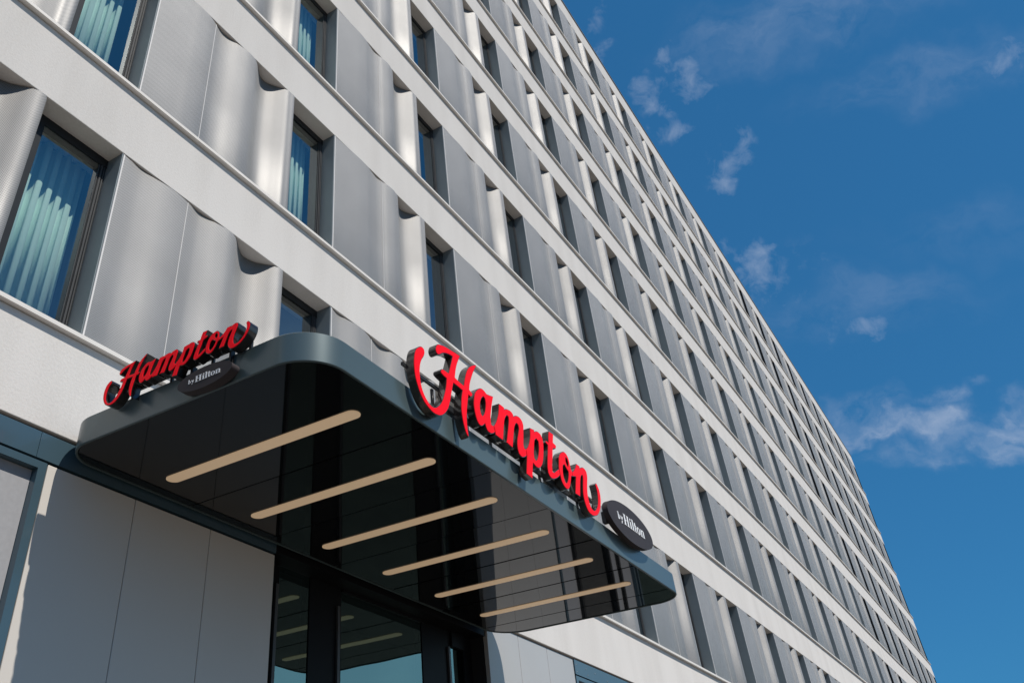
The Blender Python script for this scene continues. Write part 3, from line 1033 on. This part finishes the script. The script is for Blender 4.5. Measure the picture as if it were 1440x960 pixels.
for u, v, r, wgt in blobs:
    d = pixel_dir(u, v)
    dot = N('ShaderNodeVectorMath')
    dot.operation = 'DISTANCE'
    dot.inputs[1].default_value = d
    LK(shift.outputs[0], dot.inputs[0])
    mr = N('ShaderNodeMapRange')
    mr.interpolation_type = 'SMOOTHSTEP'
    mr.inputs['From Min'].default_value = r / 1213.995 * 1.25
    mr.inputs['From Max'].default_value = r / 1213.995 * 0.1
    mr.inputs['To Max'].default_value = wgt
    LK(dot.outputs['Value'], mr.inputs['Value'])
    acc = mr.outputs[0] if acc is None else mnode('MAXIMUM', acc, mr.outputs[0])
fine = N('ShaderNodeTexNoise')
fine.inputs['Scale'].default_value = 44
fine.inputs['Detail'].default_value = 9
fine.inputs['Roughness'].default_value = 0.62
fine.inputs['Distortion'].default_value = 0.4
LK(tc.outputs['Generated'], fine.inputs['Vector'])
fr_ = N('ShaderNodeMapRange')
fr_.inputs['From Min'].default_value = 0.36
fr_.inputs['From Max'].default_value = 0.70
LK(fine.outputs['Fac'], fr_.inputs['Value'])
bank = None
acc2 = None
for u, v, r, wgt in streaks:
    dv = pixel_dir(u, v)
    sub = N('ShaderNodeVectorMath')
    sub.operation = 'SUBTRACT'
    sub.inputs[1].default_value = dv
    LK(shift.outputs[0], sub.inputs[0])
    along = N('ShaderNodeVectorMath')
    along.operation = 'DOT_PRODUCT'
    along.inputs[1].default_value = streak_dir
    LK(sub.outputs[0], along.inputs[0])
    ln = N('ShaderNodeVectorMath')
    ln.operation = 'LENGTH'
    LK(sub.outputs[0], ln.inputs[0])
    a2 = mnode('POWER', along.outputs['Value'], 2.0)
    l2 = mnode('POWER', ln.outputs['Value'], 2.0)
    q = mnode('SQRT', mnode('MAXIMUM', mnode('SUBTRACT', l2, mnode('MULTIPLY', a2, 0.93)), 0.0))
    mr = N('ShaderNodeMapRange')
    mr.interpolation_type = 'SMOOTHSTEP'
    mr.inputs['From Min'].default_value = r / 1213.995 * 1.2
    mr.inputs['From Max'].default_value = r / 1213.995 * 0.1
    mr.inputs['To Max'].default_value = wgt
    LK(q, mr.inputs['Value'])
    acc2 = mr.outputs[0] if acc2 is None else mnode('MAXIMUM', acc2, mr.outputs[0])
# noise drawn out along the streaks
sc_ = N('ShaderNodeVectorMath')
sc_.operation = 'DOT_PRODUCT'
sc_.inputs[1].default_value = streak_dir
LK(shift.outputs[0], sc_.inputs[0])
back = N('ShaderNodeVectorMath')
back.operation = 'SCALE'
back.inputs[0].default_value = streak_dir * -0.6
LK(sc_.outputs['Value'], back.inputs['Scale'])
sq = N('ShaderNodeVectorMath')
sq.operation = 'ADD'
LK(shift.outputs[0], sq.inputs[0])
LK(back.outputs[0], sq.inputs[1])
fine2 = N('ShaderNodeTexNoise')
fine2.inputs['Scale'].default_value = 30
fine2.inputs['Detail'].default_value = 9
fine2.inputs['Roughness'].default_value = 0.6
LK(sq.outputs[0], fine2.inputs['Vector'])
fr2 = N('ShaderNodeMapRange')
fr2.inputs['From Min'].default_value = 0.34
fr2.inputs['From Max'].default_value = 0.66
LK(fine2.outputs['Fac'], fr2.inputs['Value'])
tuft = mnode('MULTIPLY', mnode('SUBTRACT', mnode('ADD', mnode('MULTIPLY', acc, 0.75), mnode('MULTIPLY', fr_.outputs[0], 0.9)), 0.52), 0.95, True)
tuft = mnode('MULTIPLY', mnode('MULTIPLY', tuft, 0.62), mnode('MULTIPLY', acc, 3.0, True), True)
cl = mnode('MAXIMUM', tuft, mnode('MULTIPLY', acc2, fr2.outputs[0], True))
# broken cloud over the street side of the sky (seen only in reflections)
big = N('ShaderNodeTexNoise')
big.inputs['Scale'].default_value = 2.2
big.inputs['Detail'].default_value = 8
LK(tc.outputs['Generated'], big.inputs['Vector'])
bigr = N('ShaderNodeMapRange')
bigr.inputs['From Min'].default_value = 0.47
bigr.inputs['From Max'].default_value = 0.75
LK(big.outputs['Fac'], bigr.inputs['Value'])
sepd = N('ShaderNodeSeparateXYZ')
LK(tc.outputs['Generated'], sepd.inputs[0])
side = N('ShaderNodeMapRange')
side.inputs['From Min'].default_value = -0.10
side.inputs['From Max'].default_value = -0.45
LK(sepd.outputs['Y'], side.inputs['Value'])
hdist = N('ShaderNodeVectorMath')           # bright low cloud across the street, mirrored in the entrance doors
hdist.operation = 'DISTANCE'
hdist.inputs[1].default_value = (0.78, -0.60, 0.20)
LK(shift.outputs[0], hdist.inputs[0])
low = N('ShaderNodeMapRange')
low.interpolation_type = 'SMOOTHSTEP'
low.inputs['From Min'].default_value = 0.42
low.inputs['From Max'].default_value = 0.12
LK(hdist.outputs['Value'], low.inputs['Value'])
wdist = N('ShaderNodeVectorMath')           # unseen bright cloud added to give the canopy's left fascia light to reflect
wdist.operation = 'DISTANCE'
wdist.inputs[1].default_value = (-0.60, 0.65, 0.42)
LK(shift.outputs[0], wdist.inputs[0])
west = N('ShaderNodeMapRange')
west.interpolation_type = 'SMOOTHSTEP'
west.inputs['From Min'].default_value = 0.62
west.inputs['From Max'].default_value = 0.25
LK(wdist.outputs['Value'], west.inputs['Value'])
cl2 = mnode('MULTIPLY', bigr.outputs[0], side.outputs[0], True)
cloud = mnode('MAXIMUM', mnode('MULTIPLY', cl, 0.55), mnode('MAXIMUM', mnode('MULTIPLY', cl2, 0.30), mnode('MULTIPLY', west.outputs[0], 0.9)))
mix = N('ShaderNodeMix')
mix.data_type = 'RGBA'
LK(cloud, mix.inputs['Factor'])
LK(hsv.outputs['Color'], mix.inputs['A'])
mix.inputs['B'].default_value = (6.3, 7.3, 9.2, 1)
mix2 = N('ShaderNodeMix')
mix2.data_type = 'RGBA'
LK(mnode('MULTIPLY', low.outputs[0], mnode('ADD', mnode('MULTIPLY', bigr.outputs[0], 0.5), 0.5), True), mix2.inputs['Factor'])
LK(mix.outputs['Result'], mix2.inputs['A'])
mix2.inputs['B'].default_value = (9.5, 14.0, 16.0, 1)
LK(mix2.outputs['Result'], bg.inputs['Color'])
bg.inputs['Strength'].default_value = SKY_STRENGTH

# ------------------------------------------------------------------ render settings
scene.render.engine = 'CYCLES'
scene.view_settings.view_transform = 'Standard'
scene.view_settings.look = 'None'
scene.view_settings.exposure = 0.0
scene.view_settings.gamma = 1.0
scene.view_settings.use_curve_mapping = False
scene.cycles.max_bounces = 8
scene.cycles.transparent_max_bounces = 12
scene.cycles.sample_clamp_indirect = 6
